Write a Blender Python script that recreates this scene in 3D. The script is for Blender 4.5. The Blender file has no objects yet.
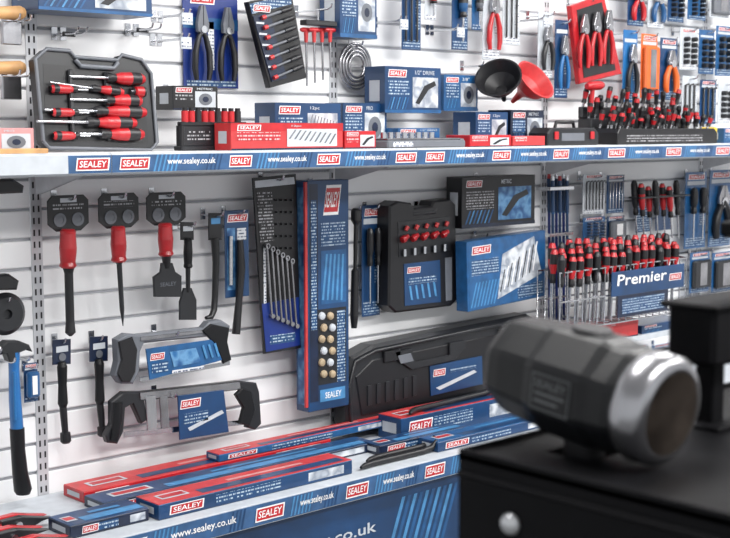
import bpy, bmesh, math, random
from mathutils import Vector, Matrix
random.seed(7)
sc=bpy.context.scene
try:
    sc.view_settings.view_transform='Standard'
    sc.view_settings.look='None'
except Exception: pass

# ---------------- survey of the wall plane (y=0, x right, z up, metres) -------------
FPX=1300.0; CX=365.0; CY=269.0
pit=math.atan(141/1300); yaw=math.radians(47)
CAM=Vector((0,-2.95,1.55))
Hh=Vector((math.cos(yaw),math.sin(yaw),0)); R=Vector((math.sin(yaw),-math.cos(yaw),0))
F=Hh*math.cos(pit)-Vector((0,0,math.sin(pit))); U=Hh*math.sin(pit)+Vector((0,0,math.cos(pit)))
def P(u,v,off):
    d=R*(u-CX)+U*(CY-v)+F*FPX
    return CAM+d*((-off-CAM.y)/d.y)
def rect(u0,v0,u1,v1,off):
    vm=(v0+v1)/2; um=(u0+u1)/2
    return P(u0,vm,off).x,P(u1,vm,off).x,P(um,v1,off).z,P(um,v0,off).z
ZS=1.493   # upper shelf top
ZL=0.615   # lower shelf top

# ---------------- materials ----------------
MATS={}
def mat(name,col,rough=.45,metal=0,coat=0,var=.06,scale=30,bump=0,emit=None,spec=None):
    m=bpy.data.materials.new(name); m.use_nodes=True
    nt=m.node_tree; bs=nt.nodes['Principled BSDF']
    bs.inputs['Roughness'].default_value=rough; bs.inputs['Metallic'].default_value=metal
    if spec is not None: bs.inputs['Specular IOR Level'].default_value=spec
    if coat: bs.inputs['Coat Weight'].default_value=coat
    tc=nt.nodes.new('ShaderNodeTexCoord'); nz=nt.nodes.new('ShaderNodeTexNoise')
    nz.inputs['Scale'].default_value=scale; nt.links.new(tc.outputs['Object'],nz.inputs['Vector'])
    rp=nt.nodes.new('ShaderNodeValToRGB')
    rp.color_ramp.elements[0].position=.3; rp.color_ramp.elements[1].position=.7
    rp.color_ramp.elements[0].color=[c*(1-var) for c in col]+[1]
    rp.color_ramp.elements[1].color=[min(1,c*(1+var)) for c in col]+[1]
    nt.links.new(nz.outputs['Fac'],rp.inputs['Fac']); nt.links.new(rp.outputs['Color'],bs.inputs['Base Color'])
    if bump:
        bp=nt.nodes.new('ShaderNodeBump'); bp.inputs['Strength'].default_value=bump; bp.inputs['Distance'].default_value=.002
        n2=nt.nodes.new('ShaderNodeTexNoise'); n2.inputs['Scale'].default_value=scale*12
        nt.links.new(tc.outputs['Object'],n2.inputs['Vector']); nt.links.new(n2.outputs['Fac'],bp.inputs['Height'])
        nt.links.new(bp.outputs['Normal'],bs.inputs['Normal'])
    if emit:
        bs.inputs['Emission Color'].default_value=(1,1,1,1); bs.inputs['Emission Strength'].default_value=emit
    MATS[name]=m
def textmat(name,base,ink,pitch=110):
    """small print: rows of word-like marks"""
    m=bpy.data.materials.new(name); m.use_nodes=True; nt=m.node_tree; L=nt.links.new; N=nt.nodes.new
    bs=nt.nodes['Principled BSDF']; bs.inputs['Roughness'].default_value=.4
    tc=N('ShaderNodeTexCoord'); sp=N('ShaderNodeSeparateXYZ'); L(tc.outputs['Object'],sp.inputs[0])
    def mt(op,a,b=None):
        n=N('ShaderNodeMath'); n.operation=op
        if isinstance(a,(int,float)): n.inputs[0].default_value=a
        else: L(a,n.inputs[0])
        if b is not None:
            if isinstance(b,(int,float)): n.inputs[1].default_value=b
            else: L(b,n.inputs[1])
        return n.outputs[0]
    z=mt('MULTIPLY',sp.outputs['Z'],pitch); row=mt('FLOOR',z); fr=mt('FRACT',z)
    cb=N('ShaderNodeCombineXYZ'); L(mt('MULTIPLY',sp.outputs['X'],230),cb.inputs[0]); L(mt('MULTIPLY',row,7.3),cb.inputs[1])
    nz=N('ShaderNodeTexNoise'); nz.inputs['Scale'].default_value=1; nz.inputs['Detail'].default_value=1; L(cb.outputs[0],nz.inputs['Vector'])
    k=mt('MULTIPLY',mt('GREATER_THAN',nz.outputs['Fac'],.48),mt('LESS_THAN',fr,.42))
    mx=N('ShaderNodeMix'); mx.data_type='RGBA'; L(k,mx.inputs[0]); mx.inputs[6].default_value=list(base)+[1]; mx.inputs[7].default_value=list(ink)+[1]
    L(mx.outputs[2],bs.inputs['Base Color']); MATS[name]=m
def printmat(name,cols,scale):
    """mottled product-photo print"""
    m=bpy.data.materials.new(name); m.use_nodes=True; nt=m.node_tree; L=nt.links.new; N=nt.nodes.new
    bs=nt.nodes['Principled BSDF']; bs.inputs['Roughness'].default_value=.35
    tc=N('ShaderNodeTexCoord'); vo=N('ShaderNodeTexVoronoi'); vo.inputs['Scale'].default_value=scale; L(tc.outputs['Object'],vo.inputs['Vector'])
    rp=N('ShaderNodeValToRGB'); e=rp.color_ramp.elements
    while len(e)<len(cols): e.new(.5)
    for i,c in enumerate(cols): e[i].position=i/(len(cols)-1)*.9; e[i].color=list(c)+[1]
    nz=N('ShaderNodeTexNoise'); nz.inputs['Scale'].default_value=scale*.6; nz.inputs['Detail'].default_value=4; L(tc.outputs['Object'],nz.inputs['Vector'])
    ad=N('ShaderNodeMath'); ad.operation='MULTIPLY_ADD'; L(vo.outputs['Distance'],ad.inputs[0]); ad.inputs[1].default_value=.5
    sb=N('ShaderNodeMath'); sb.operation='SUBTRACT'; L(nz.outputs['Fac'],sb.inputs[0]); sb.inputs[1].default_value=.25; L(sb.outputs[0],ad.inputs[2])
    L(ad.outputs[0],rp.inputs['Fac']); L(rp.outputs['Color'],bs.inputs['Base Color']); MATS[name]=m
mat('slat',(.80,.805,.82),.34,var=.012,scale=2)
mat('white',(.76,.76,.77),.4)
mat('offwhite',(.46,.49,.53),.5)
mat('groove',(.36,.37,.40),.6)
mat('upright',(.56,.57,.60),.35,.3)
mat('slot',(.02,.02,.025),.8)
mat('blue',(.005,.038,.115),.35,coat=.2,var=.25,scale=8)
mat('blue2',(.011,.078,.21),.35,coat=.2,var=.2)
mat('blue3',(.055,.20,.40),.4,var=.2)
mat('strip',(.028,.085,.20),.35,coat=.2,var=.2)
mat('navy',(.004,.011,.036),.35,coat=.2,var=.3)
mat('royal',(.004,.022,.16),.35,coat=.2)
mat('red',(.42,.010,.016),.35,coat=.2,var=.15)
mat('redl',(.47,.035,.038),.4,var=.15)
mat('pink',(.55,.25,.25),.4)
mat('orange',(.66,.12,.02),.4)
mat('black',(.006,.006,.008),.4)
mat('rubber',(.007,.0075,.009),.36,bump=.2,scale=60,spec=.28)
mat('dark',(.012,.013,.016),.36)
mat('grey',(.12,.13,.15),.4)
mat('badge',(.09,.095,.10),.45)
mat('chrome',(.58,.59,.62),.2,1,var=.05)
mat('steel',(.36,.36,.38),.26,.95,var=.25,scale=14)
mat('face',(.20,.16,.13),.22,1,var=.75,scale=18,bump=.2)
mat('wood',(.46,.26,.11),.5,var=.3,scale=18)
mat('beige',(.40,.31,.20),.5,var=.3)
mat('yellow',(.7,.5,.06),.5)
mat('cyan',(.013,.12,.32),.35)
mat('hamblue',(.012,.12,.34),.35,coat=.3)
mat('floor',(.22,.22,.22),.4,scale=3,var=.1)
mat('ceil',(.7,.7,.7),.8)
mat('paint',(.005,.005,.006),.55,bump=.1,scale=40,spec=.08)
mat('knob',(.5,.51,.53),.35,.7)
mat('lamp',(1,1,1),.5,emit=4)
textmat('txtb',(.007,.05,.14),(.40,.48,.56))
textmat('txtw',(.60,.62,.65),(.08,.10,.16))
textmat('txtr',(.40,.02,.03),(.66,.45,.45))
textmat('txtk',(.009,.009,.011),(.34,.34,.36))
printmat('photo',[(.60,.63,.67),(.5,.54,.6),(.22,.25,.30),(.55,.58,.62),(.64,.66,.68)],30)
printmat('photob',[(.008,.06,.18),(.02,.12,.30),(.12,.28,.48),(.02,.09,.24),(.008,.035,.11)],34)

# ---------------- builder ----------------
TXT={}
def textmesh(s):
    if s in TXT: return TXT[s]
    c=bpy.data.curves.new('t','FONT'); c.body=s; c.size=1; c.resolution_u=2; c.offset=.012
    o=bpy.data.objects.new('t',c); sc.collection.objects.link(o)
    dg=bpy.context.evaluated_depsgraph_get(); dg.update()
    me=o.evaluated_get(dg).to_mesh()
    vs=[(v.co.x,v.co.y) for v in me.vertices]; fs=[tuple(p.vertices) for p in me.polygons]
    o.evaluated_get(dg).to_mesh_clear()
    bpy.data.objects.remove(o); bpy.data.curves.remove(c)
    if vs:
        x0=min(v[0] for v in vs);x1=max(v[0] for v in vs);y0=min(v[1] for v in vs);y1=max(v[1] for v in vs)
        vs=[((a-x0)/(x1-x0),(b-y0)/(y1-y0)) for a,b in vs]
    TXT[s]=(vs,fs); return TXT[s]

class B:
    def __init__(s,name): s.n=name; s.v=[]; s.f=[]; s.m=[]; s.sm=[]; s.mi={}; s.M=Matrix.Identity(4)
    def mid(s,m):
        if m not in s.mi: s.mi[m]=len(s.mi)
        return s.mi[m]
    def add(s,vs,fs,m,smooth=False):
        o=len(s.v); k=s.mid(m)
        s.v+= [s.M@Vector(v) for v in vs]
        for f in fs: s.f.append([o+i for i in f]); s.m.append(k); s.sm.append(smooth)
    def turn(s,cx,cy,ang,cz=0,tilt=0,roll=0):
        T=Matrix.Translation((cx,cy,cz))
        s.M=T@Matrix.Rotation(ang,4,'Z')@Matrix.Rotation(tilt,4,'X')@Matrix.Rotation(roll,4,'Y')@T.inverted()
    def box(s,x0,x1,y0,y1,z0,z1,m,c=0):
        cx,cy,cz=(x0+x1)/2,(y0+y1)/2,(z0+z1)/2; hx,hy,hz=abs(x1-x0)/2,abs(y1-y0)/2,abs(z1-z0)/2
        if c<=0:
            vs=[(cx+a*hx,cy+b*hy,cz+d*hz) for a in(-1,1) for b in(-1,1) for d in(-1,1)]
            s.add(vs,[(0,1,3,2),(4,6,7,5),(0,4,5,1),(2,3,7,6),(0,2,6,4),(1,5,7,3)],m); return
        c=min(c,hx*.9,hy*.9,hz*.9); vs=[]; ix={}
        for a in(-1,1):
            for b in(-1,1):
                for d in(-1,1):
                    for k in range(3):
                        q=[hx-c,hy-c,hz-c]; q[k]=(hx,hy,hz)[k]
                        ix[(a,b,d,k)]=len(vs); vs.append((cx+a*q[0],cy+b*q[1],cz+d*q[2]))
        fs=[]
        cyc=[(-1,-1),(1,-1),(1,1),(-1,1)]
        for g in(-1,1):
            fs.append([ix[(g,p,q,0)] for p,q in cyc]); fs.append([ix[(p,g,q,1)] for p,q in cyc]); fs.append([ix[(p,q,g,2)] for p,q in cyc])
        for p in(-1,1):
            for q in(-1,1):
                fs.append([ix[(p,q,-1,0)],ix[(p,q,1,0)],ix[(p,q,1,1)],ix[(p,q,-1,1)]])
                fs.append([ix[(p,-1,q,0)],ix[(p,1,q,0)],ix[(p,1,q,2)],ix[(p,-1,q,2)]])
                fs.append([ix[(-1,p,q,1)],ix[(1,p,q,1)],ix[(1,p,q,2)],ix[(-1,p,q,2)]])
        for a in(-1,1):
            for b in(-1,1):
                for d in(-1,1): fs.append([ix[(a,b,d,k)] for k in range(3)])
        s.add(vs,fs,m)
    def prism(s,pts,y0,y1,m,c=0):
        n=len(pts)
        ar=sum(pts[i][0]*pts[(i+1)%n][1]-pts[(i+1)%n][0]*pts[i][1] for i in range(n))
        sg=1 if ar>0 else -1
        ins=[]
        for i in range(n):
            a=Vector(pts[i-1]);b=Vector(pts[i]);d=Vector(pts[(i+1)%n])
            e1=(b-a);e2=(d-b)
            if e1.length<1e-9 or e2.length<1e-9: ins.append(tuple(b)); continue
            e1.normalize();e2.normalize()
            nn=Vector((-(e1.y+e2.y),e1.x+e2.x))*sg
            if nn.length>1e-6: nn.normalize()
            ins.append(tuple(b+nn*c))
        yf=min(y0,y1); yb=max(y0,y1)
        if c>0:
            vs=[(p[0],yf,p[1]) for p in ins]+[(p[0],yf+c,p[1]) for p in pts]+[(p[0],yb,p[1]) for p in pts]; L=3
        else:
            vs=[(p[0],yf,p[1]) for p in pts]+[(p[0],yb,p[1]) for p in pts]; L=2
        fs=[list(range(n)),list(range((L-1)*n,L*n))]
        for l in range(L-1):
            for i in range(n):
                j=(i+1)%n; fs.append((l*n+i,l*n+j,(l+1)*n+j,(l+1)*n+i))
        s.add(vs,fs,m)
    def rev(s,p0,p1,prof,m,n=14,sy=1):
        p0=Vector(p0);p1=Vector(p1);ax=p1-p0
        t=ax.normalized(); ref=Vector((0,1,0)) if abs(t.y)<.9 else Vector((1,0,0))
        a=t.cross(ref).normalized(); b=t.cross(a)
        ms=m if isinstance(m,list) else [m]*(len(prof)-1)
        for k in range(len(prof)-1):
            vs=[];
            for tt,r in (prof[k],prof[k+1]):
                for i in range(n):
                    q=2*math.pi*i/n; vs.append(p0+ax*tt+a*math.cos(q)*r+b*math.sin(q)*r*sy)
            fs=[(i,(i+1)%n,n+(i+1)%n,n+i) for i in range(n)]
            s.add(vs,fs,ms[k],True)
        for k,mm in((0,ms[0]),(-1,ms[-1])):
            tt,r=prof[k]
            if r>1e-5: s.add([p0+ax*tt+a*math.cos(2*math.pi*i/n)*r+b*math.sin(2*math.pi*i/n)*r*sy for i in range(n)],[list(range(n))],mm)
    def cyl(s,p0,p1,r,m,n=14,r1=None): s.rev(p0,p1,[(0,r),(1,r if r1 is None else r1)],m,n)
    def tube(s,pts,r,m,n=8):
        pts=[Vector(p) for p in pts]; N=len(pts); rs=r if isinstance(r,(list,tuple)) else [r]*N
        vs=[]; pa=None
        for i,p in enumerate(pts):
            t=(pts[min(i+1,N-1)]-pts[max(i-1,0)]).normalized()
            if pa is None:
                ref=Vector((0,1,0)) if abs(t.y)<.8 else Vector((1,0,0)); a=t.cross(ref).normalized()
            else: a=(pa-t*pa.dot(t)).normalized()
            pa=a; b=t.cross(a)
            for k in range(n):
                q=2*math.pi*k/n; vs.append(p+(a*math.cos(q)+b*math.sin(q))*rs[i])
        fs=[(i*n+k,i*n+(k+1)%n,(i+1)*n+(k+1)%n,(i+1)*n+k) for i in range(N-1) for k in range(n)]
        s.add(vs,fs,m,True); s.add(vs[:n],[list(range(n))],m); s.add(vs[-n:],[list(range(n))],m)
    def quad(s,x0,x1,z0,z1,y,m,sk=0): s.add([(x0,y,z0),(x1,y,z0),(x1+sk,y,z1),(x0+sk,y,z1)],[(0,1,2,3)],m)
    def text(s,t,x0,x1,z0,z1,y,m,sk=0):
        vs,fs=textmesh(t)
        s.add([(x0+a*(x1-x0)+b*sk,y,z0+b*(z1-z0)) for a,b in vs],fs,m)
    def hook(s,x,z,off):
        s.box(x-.008,x+.008,-.004,-.0015,z-.012,z+.02,'chrome')
        s.tube([(x,-.003,z),(x,-off-.02,z),(x,-off-.035,z+.004),(x,-off-.04,z+.014)],.0028,'chrome',6)
    def pbox(s,u0,v0,u1,v1,off,th,m,c=.002):
        x0,x1,z0,z1=rect(u0,v0,u1,v1,off+th); s.box(x0,x1,-off-th,-off,z0,z1,m,c); return x0,x1,z0,z1
    def ppoly(s,pts,off,th,m,c=.002):
        q=[P(u,v,off+th) for u,v in pts]; s.prism([(p.x,p.z) for p in q],-off-th,-off,m,c)
    def pq(s,u0,v0,u1,v1,off,m,sk=0):
        x0,x1,z0,z1=rect(u0,v0,u1,v1,off); s.quad(x0,x1,z0,z1,-off-.0008,m,sk)
    def ptext(s,t,u0,v0,u1,v1,off,m,sk=0):
        x0,x1,z0,z1=rect(u0,v0,u1,v1,off); s.text(t,x0,x1,z0,z1,-off-.0016,m,sk)
    def ptag(s,u0,v0,u1,v1,off):
        x0,x1,z0,z1=rect(u0,v0,u1,v1,off); s.tag(x0,x1,z0,z1,-off)
    def tag(s,x0,x1,z0,z1,y):
        w=x1-x0;h=z1-z0
        s.quad(x0,x1,z0,z1,y-.0006,'white',h*.15)
        s.quad(x0+w*.04,x1-w*.04,z0+h*.1,z1-h*.1,y-.001,'red',h*.12)
        s.text('SEALEY',x0+w*.10,x1-w*.08,z0+h*.26,z1-h*.23,y-.0015,'white',h*.08)
    def done(s,base=False):
        if not s.v: return
        xs=[v.x for v in s.v];ys=[v.y for v in s.v];zs=[v.z for v in s.v]
        o=Vector(((min(xs)+max(xs))/2,(min(ys)+max(ys))/2,(min(zs)+max(zs))/2))
        me=bpy.data.meshes.new(s.n); me.from_pydata([v-o for v in s.v],[],s.f)
        for k in s.mi: me.materials.append(MATS[k])
        me.polygons.foreach_set('material_index',s.m); me.polygons.foreach_set('use_smooth',s.sm)
        bm=bmesh.new(); bm.from_mesh(me); bmesh.ops.recalc_face_normals(bm,faces=bm.faces); bm.to_mesh(me); bm.free()
        ob=bpy.data.objects.new(s.n,me); ob.location=o; sc.collection.objects.link(ob); return ob

# ---------------- graphics on packaging ----------------
TX={'red':'txtr','redl':'txtr','pink':'txtr','black':'txtk','offwhite':'txtw','white':'txtw'}
WORDS=['1/2" DRIVE','12pc','HSS','3/8"','18V','PRO','METRIC','24pc']
def art(b,x0,x1,z0,z1,y,k=0,pic='tool',m='blue'):
    w=x1-x0;h=z1-z0; e=.0007; tm=TX.get(m,'txtb')
    b.quad(x0+w*.0,x1,z0,z0+h*.07,y-e,'blue2' if tm=='txtb' else 'navy')
    if k in(0,3):
        for i in range(7):
            a=x0+w*(.04+.05*i); b.quad(a,a+w*.018,z0+h*.08,z0+h*.34,y-e,'blue3' if i%2 else 'blue2',w*.06)
    lw=min(w*.36,.075); lh=min(h*.22,lw*.3)
    b.tag(x0+w*.05,x0+w*.05+lw,z1-h*.07-lh,z1-h*.07,y)
    b.quad(x0+w*.05,x0+w*.42,z0+h*.37,z1-h*.12-lh,y-e,tm)
    if h>.05:
        t=random.choice(WORDS); ww=min(w*.4,.014*len(t)*.6); hh=min(h*.09,.014)
        b.text(t,x0+w*.52,x0+w*.52+ww,z1-h*.07-hh,z1-h*.07,y-e*1.5,'offwhite')
    if pic:
        px0,px1,pz0,pz1=x0+w*.48,x0+w*.94,z0+h*.12,z0+h*.78
        b.quad(px0,px1,pz0,pz1,y-e,'photo' if k==0 else 'photob' if k==3 else 'offwhite',0)
        pw=px1-px0;ph=pz1-pz0
        if pic=='tool':
            b.add([(px0+pw*.1,y-2*e,pz0+ph*.15),(px0+pw*.25,y-2*e,pz0+ph*.1),(px0+pw*.62,y-2*e,pz0+ph*.6),(px0+pw*.92,y-2*e,pz0+ph*.75),(px0+pw*.85,y-2*e,pz0+ph*.9),(px0+pw*.45,y-2*e,pz0+ph*.72)],[(0,1,2,3,4,5)],'dark')
        elif pic=='rods':
            for i in range(9):
                a=px0+pw*(.03+.1*i); b.quad(a,a+pw*.035,pz0+ph*(.45-.04*i),pz1-ph*(.04+.03*i),y-2*e,'grey' if i%2 else 'steel',pw*.12)
        elif pic=='round':
            b.add([(px0+pw*.5+math.cos(q*math.pi/8)*pw*.33,y-2*e,pz0+ph*.5+math.sin(q*math.pi/8)*min(ph*.38,pw*.4)) for q in range(16)],[list(range(16))],'grey')
            b.add([(px0+pw*.5+math.cos(q*math.pi/8)*pw*.15,y-3*e,pz0+ph*.5+math.sin(q*math.pi/8)*min(ph*.18,pw*.2)) for q in range(16)],[list(range(16))],'navy')
def carton(name,u0,v0,u1,v1,off,depth,m,k=0,pic='tool',ang=0,lid=None,hang=False,zb=None):
    b=B(name); x0,x1,z0,z1=rect(u0,v0,u1,v1,off)
    if zb is not None: z0=zb
    cx=(x0+x1)/2
    if hang:
        b.hook(cx,z1-.012,0.02) ; b.box(cx-.03,cx+.03,-off+depth,-.01,z1-.03,z1-.004,'chrome')
    b.turn(cx,-off+depth/2,ang)
    b.box(x0,x1,-off,-off+depth,z0,z1,m,.0015)
    if lid: b.quad(x0,x1,z1-(z1-z0)*.3,z1,-off-.0004,lid); b.add([(x0,-off,z1+.0006),(x1,-off,z1+.0006),(x1,-off+depth,z1+.0006),(x0,-off+depth,z1+.0006)],[(0,1,2,3)],lid)
    art(b,x0,x1,z0,z1,-off-.0004,k,pic,m)
    b.add([(x0-.0006,-off+depth*.25,z0+(z1-z0)*.25),(x0-.0006,-off+depth*.75,z0+(z1-z0)*.25),(x0-.0006,-off+depth*.75,z0+(z1-z0)*.7),(x0-.0006,-off+depth*.25,z0+(z1-z0)*.7)],[(0,1,2,3)],'offwhite')
    b.done()

# ---------------- tool parts ----------------
def driver(b,tip,butt,r,A='red',Bm='black',sh='chrome',fr=.5,n=12):
    b.rev(tip,butt,[(0,r*.22),(fr,r*.24),(fr,r*.7),(fr+.05,r*.8),(fr+.12,r*.62),(fr+.2,r*.9),(.8,r),(.93,r*.95),(.99,r*.6),(1,0)],
          [sh,sh,Bm,Bm,A,A,Bm,A,Bm],n)
def pliers(b,x0,x1,z0,z1,y,hm,jm='steel'):
    cx=(x0+x1)/2;w=(x1-x0)/2;h=z1-z0;zp=z0+h*.68
    for s in(-1,1):
        b.prism([(cx-s*w*.2,zp-h*.07),(cx+s*w*.5,zp-h*.03),(cx+s*w*.55,zp+h*.08),(cx+s*w*.2,z1),(cx+s*w*.02,z1),(cx+s*w*.03,zp+h*.06)],y-.007,y+.005,jm,.001)
        yy=y-.001*s
        b.tube([(cx-s*w*.1,yy,zp),(cx+s*w*.3,yy,zp-h*.1),(cx+s*w*.62,yy,zp-h*.3),(cx+s*w*.68,yy,z0+h*.15),(cx+s*w*.55,yy,z0)],[w*.2,w*.2,w*.25,w*.24,w*.18],hm,8)
    b.cyl((cx,y-.011,zp),(cx,y+.006,zp),w*.28,'chrome',12)
def card(name,u0,v0,u1,v1,off,m,tool='pliers',tm='red',jm='steel',n=1,tagit=True):
    b=B(name); x0,x1,z0,z1=b.pbox(u0,v0,u1,v1,off,.003,m,.001); y=-off-.003; w=x1-x0;h=z1-z0;cx=(x0+x1)/2
    b.hook(cx,z1-.012,off)
    b.quad(x0+w*.08,x1-w*.08,z1-h*.17,z1-h*.12,y-.0006,'offwhite')
    if tagit: b.tag(x0+w*.12,x1-w*.12,z1-h*.1,z1-h*.03,y)
    t=TX.get(m,'txtb'); b.quad(x0+w*.06,x1-w*.06,z0+h*.02,z0+h*.14,y-.0006,t); b.quad(x0+w*.7,x1-w*.03,z0+h*.3,z1-h*.3,y-.0006,t)
    a0,a1=z0+h*.12,z1-h*.2
    for i in range(n):
        p0=x0+w*(.06+.88*i/n);p1=x0+w*(.06+.88*(i+1)/n)
        if tool=='pliers': pliers(b,p0,p1,a0,a1,y-.014,tm,jm)
        elif tool=='driver': driver(b,((p0+p1)/2,y-.014,a0),((p0+p1)/2,y-.014,a1),min((p1-p0)*.35,.016),tm,'black')
        elif tool=='key': b.tube([(p0+(p1-p0)*.3,y-.006,a0),(p0+(p1-p0)*.3,y-.006,a1),(p1,y-.006,a1+.004)],(p1-p0)*.13,jm,6)
        elif tool=='socket':
            for j in range(5):
                zz=a0+(a1-a0)*(j+.5)/5; b.cyl(((p0+p1)/2,y,zz),((p0+p1)/2,y-.02,zz),min((p1-p0)*.38,(a1-a0)*.08),jm,10); b.cyl(((p0+p1)/2,y-.02,zz),((p0+p1)/2,y-.0205,zz),min((p1-p0)*.22,(a1-a0)*.05),'black',8)
        elif tool=='blister': b.box(p0,p1,y-.02,y,a0,a1,tm,.006); b.quad(p0+(p1-p0)*.3,p1-(p1-p0)*.3,a0+.01,a1-.01,y-.0208,jm)
    b.done()

# ======================= ROOM =======================
XL,XR=-1.0,7.0; pitchz=.075
w=B('wall_back'); z=0.0; prof=[]
while z<2.95:
    prof+=[(0.0,z+.003),(-.0015,z+.006),(0.0,z+.067),(.002,z+.0685),(.007,z+.0690),(.007,z+.0755)]; z+=pitchz
for (ya,za),(yb,zb) in zip(prof[:-1],prof[1:]):
    gm='slat' if not(ya>.005 and yb>.005) else 'groove'
    w.add([(XL,ya,za),(XR,ya,za),(XR,yb,zb),(XL,yb,zb)],[(0,1,2,3)],gm)
w.box(XL,XR,.012,.06,0,2.95,'slat'); w.done()
w=B('wall_right'); w.box(XR,XR+.08,-5,.06,0,2.95,'white'); w.done()
w=B('floor'); w.box(-3,XR,-6,.06,-.05,0,'floor'); w.done()
w=B('ceiling'); w.box(-3,XR,-6,.06,2.95,3.0,'ceil'); w.done()
bays=[.62,1.619,2.619,3.617,4.62,5.62]
for i,x in enumerate(bays):
    b=B('trim_%d'%(i+1)); b.box(x-.016,x+.016,-.0035,.004,0,2.94,'upright',.001)
    z=.62
    while z<2.3:
        for dx in(-.007,.007): b.quad(x+dx-.0025,x+dx+.0025,z,z+.016,-.0040,'slot')
        z+=.03
    b.done()

# upper shelf, one board per bay
SO=.35
for i in range(len(bays)-1):
    x0,x1=bays[i]+.001,bays[i+1]-.001
    b=B('display_shelf'); b.box(x0,x1,-SO,-.012,ZS-.022,ZS,'white',.001)
    b.box(x0,x1,-SO-.004,-SO,ZS-.05,ZS+.001,'offwhite',.001)
    b.box(x0,x1,-SO-.009,-SO-.0045,ZS-.047,ZS-.003,'offwhite',.001)
    b.box(x0,x1,-SO-.010,-SO-.0091,ZS-.045,ZS-.005,'strip')
    for x in(x0+.004,x1-.004):
        b.prism([(x-.002,ZS-.03),(x+.002,ZS-.03),(x+.002,ZS-.022),(x-.002,ZS-.022)],-SO+.02,-.013,'upright')
        b.add([(x,-.013,ZS-.11),(x,-.013,ZS-.022),(x,-SO+.03,ZS-.022),(x,-SO+.03,ZS-.035)],[(0,1,2,3)],'upright')
    b.done()
b=B('shelf_edge_print'); y=-SO-.0102
def strip(b,u0,u1,kind,y,off,zlo,zhi,v):
    x0,x1=P(u0,v,off).x,P(u1,v,off).x; h=zhi-zlo
    if kind=='tag':
        b.tag(x0+.008,x1-.010,zlo+h*.14,zhi-h*.14,y-.0006)
    elif kind=='plain': b.quad(x0,x1,zlo,zhi,y-.0003,'offwhite')
    else:
        for i in range(6): b.quad(x0+i*.012,x0+i*.012+.005,zlo,zhi,y-.0003,'blue3',.012)
        for i in range(4): b.quad(x1-.05+i*.012,x1-.045+i*.012,zlo,zhi,y-.0003,'blue',.012)
        b.text('www.sealey.co.uk',x0+(x1-x0)*.2,x0+(x1-x0)*.9,zlo+h*.3,zhi-h*.22,y-.0008,'white')
zl,zh=ZS-.045,ZS-.005
for u0,u1,k in[(-40,68,'plain'),(72,112,'tag'),(116,152,'tag'),(153,222,'w'),(226,254,'tag'),(256,312,'w'),(314,342,'tag'),(345,390,'w'),(393,418,'tag'),(423,446,'tag'),(448,488,'w'),(490,512,'tag'),(513,550,'w'),(551,570,'tag'),(572,604,'w'),(606,626,'tag'),(628,662,'w'),(664,682,'tag'),(684,712,'w'),(714,730,'tag')]:
    strip(b,u0,u1,k,y,SO+.01,zl,zh,160)
b.done()

# lower display base
LO=.45
b=B('display_base_unit'); x0,x1=.62,5.62
b.box(x0,x1,-LO,-.012,ZL-.025,ZL,'offwhite',.001)
b.box(x0,x1,-LO+.02,-.02,0.08,ZL-.026,'blue',.001); b.box(x0,x1,-LO+.05,-.02,0,.08,'black')
b.box(x0,x1,-LO-.006,-LO,ZL-.055,ZL+.004,'offwhite',.001); b.box(x0,x1,-LO-.008,-LO-.0062,ZL-.052,ZL+.001,'strip')
for u0,u1,k in[(20,110,'w'),(112,148,'tag'),(150,245,'w'),(252,286,'tag'),(290,338,'w'),(343,370,'tag'),(374,418,'w'),(422,446,'tag'),(450,500,'w'),(503,530,'tag'),(535,590,'w')]:
    strip(b,u0,u1,k,-LO-.0085,LO+.008,ZL-.05,ZL-.001,500)
fo=LO-.02
xa=P(228,545,fo).x; xb=P(376,528,fo).x; za=P(360,537,fo).z
for j in range(-1,4):
    o=j*(xb-xa+.36)
    b.text('www.sealey.co.uk',xa+o,xb+o,za-.006,za+.034,-fo-.0016,'offwhite')
    for i in range(10): b.quad(xb+o+.03+i*.024,xb+o+.043+i*.024,za-.10,za+.08,-fo-.0008,'blue2' if i%2 else 'blue3',.07)
b.done()

# ======================= UPPER WALL =======================
for v in(12,67):
    b=B('wooden_mallet'); p0=P(-60,v,.1);p1=P(24,v+1,.1)
    b.rev(p0,p1,[(0,.012),(.6,.014),(.95,.017),(1,.012)],'wood',14)
    b.rev(p0,p0+Vector((-.07,0,0)),[(0,.03),(.1,.036),(.9,.036),(1,.03)],'wood',16)
    hx=P(12,v,.1).x; b.hook(hx,p1.z-.02,.1); b.hook(hx+.03,p1.z-.02,.1)
    b.box(hx-.02,hx+.03,-.09,-.075,p1.z-.075,p1.z-.02,'steel',.002); b.done()
carton('red_tool_box_carton',-30,128,34,148,.30,.15,'pink',1,'round',zb=ZS+.0005)
b=B('wooden_plank'); q0,q1,_,_=rect(-60,150,50,155,.35); b.box(q0,q1,-.345,-.305,ZS,ZS+.012,'wood',.002); b.done()
carton('hanging_tool_carton',38,-32,152,13,.16,.13,'blue',0,'tool',hang=True)
for u,v in((64,34),(138,30)):
    b=B('display_hook'); p=P(u,v,.05); b.hook(p.x,p.z,.08); b.hook(p.x+.025,p.z,.08); b.box(p.x-.006,p.x+.031,-.055,-.05,p.z-.006,p.z+.006,'dark',.002); b.done()

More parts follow.
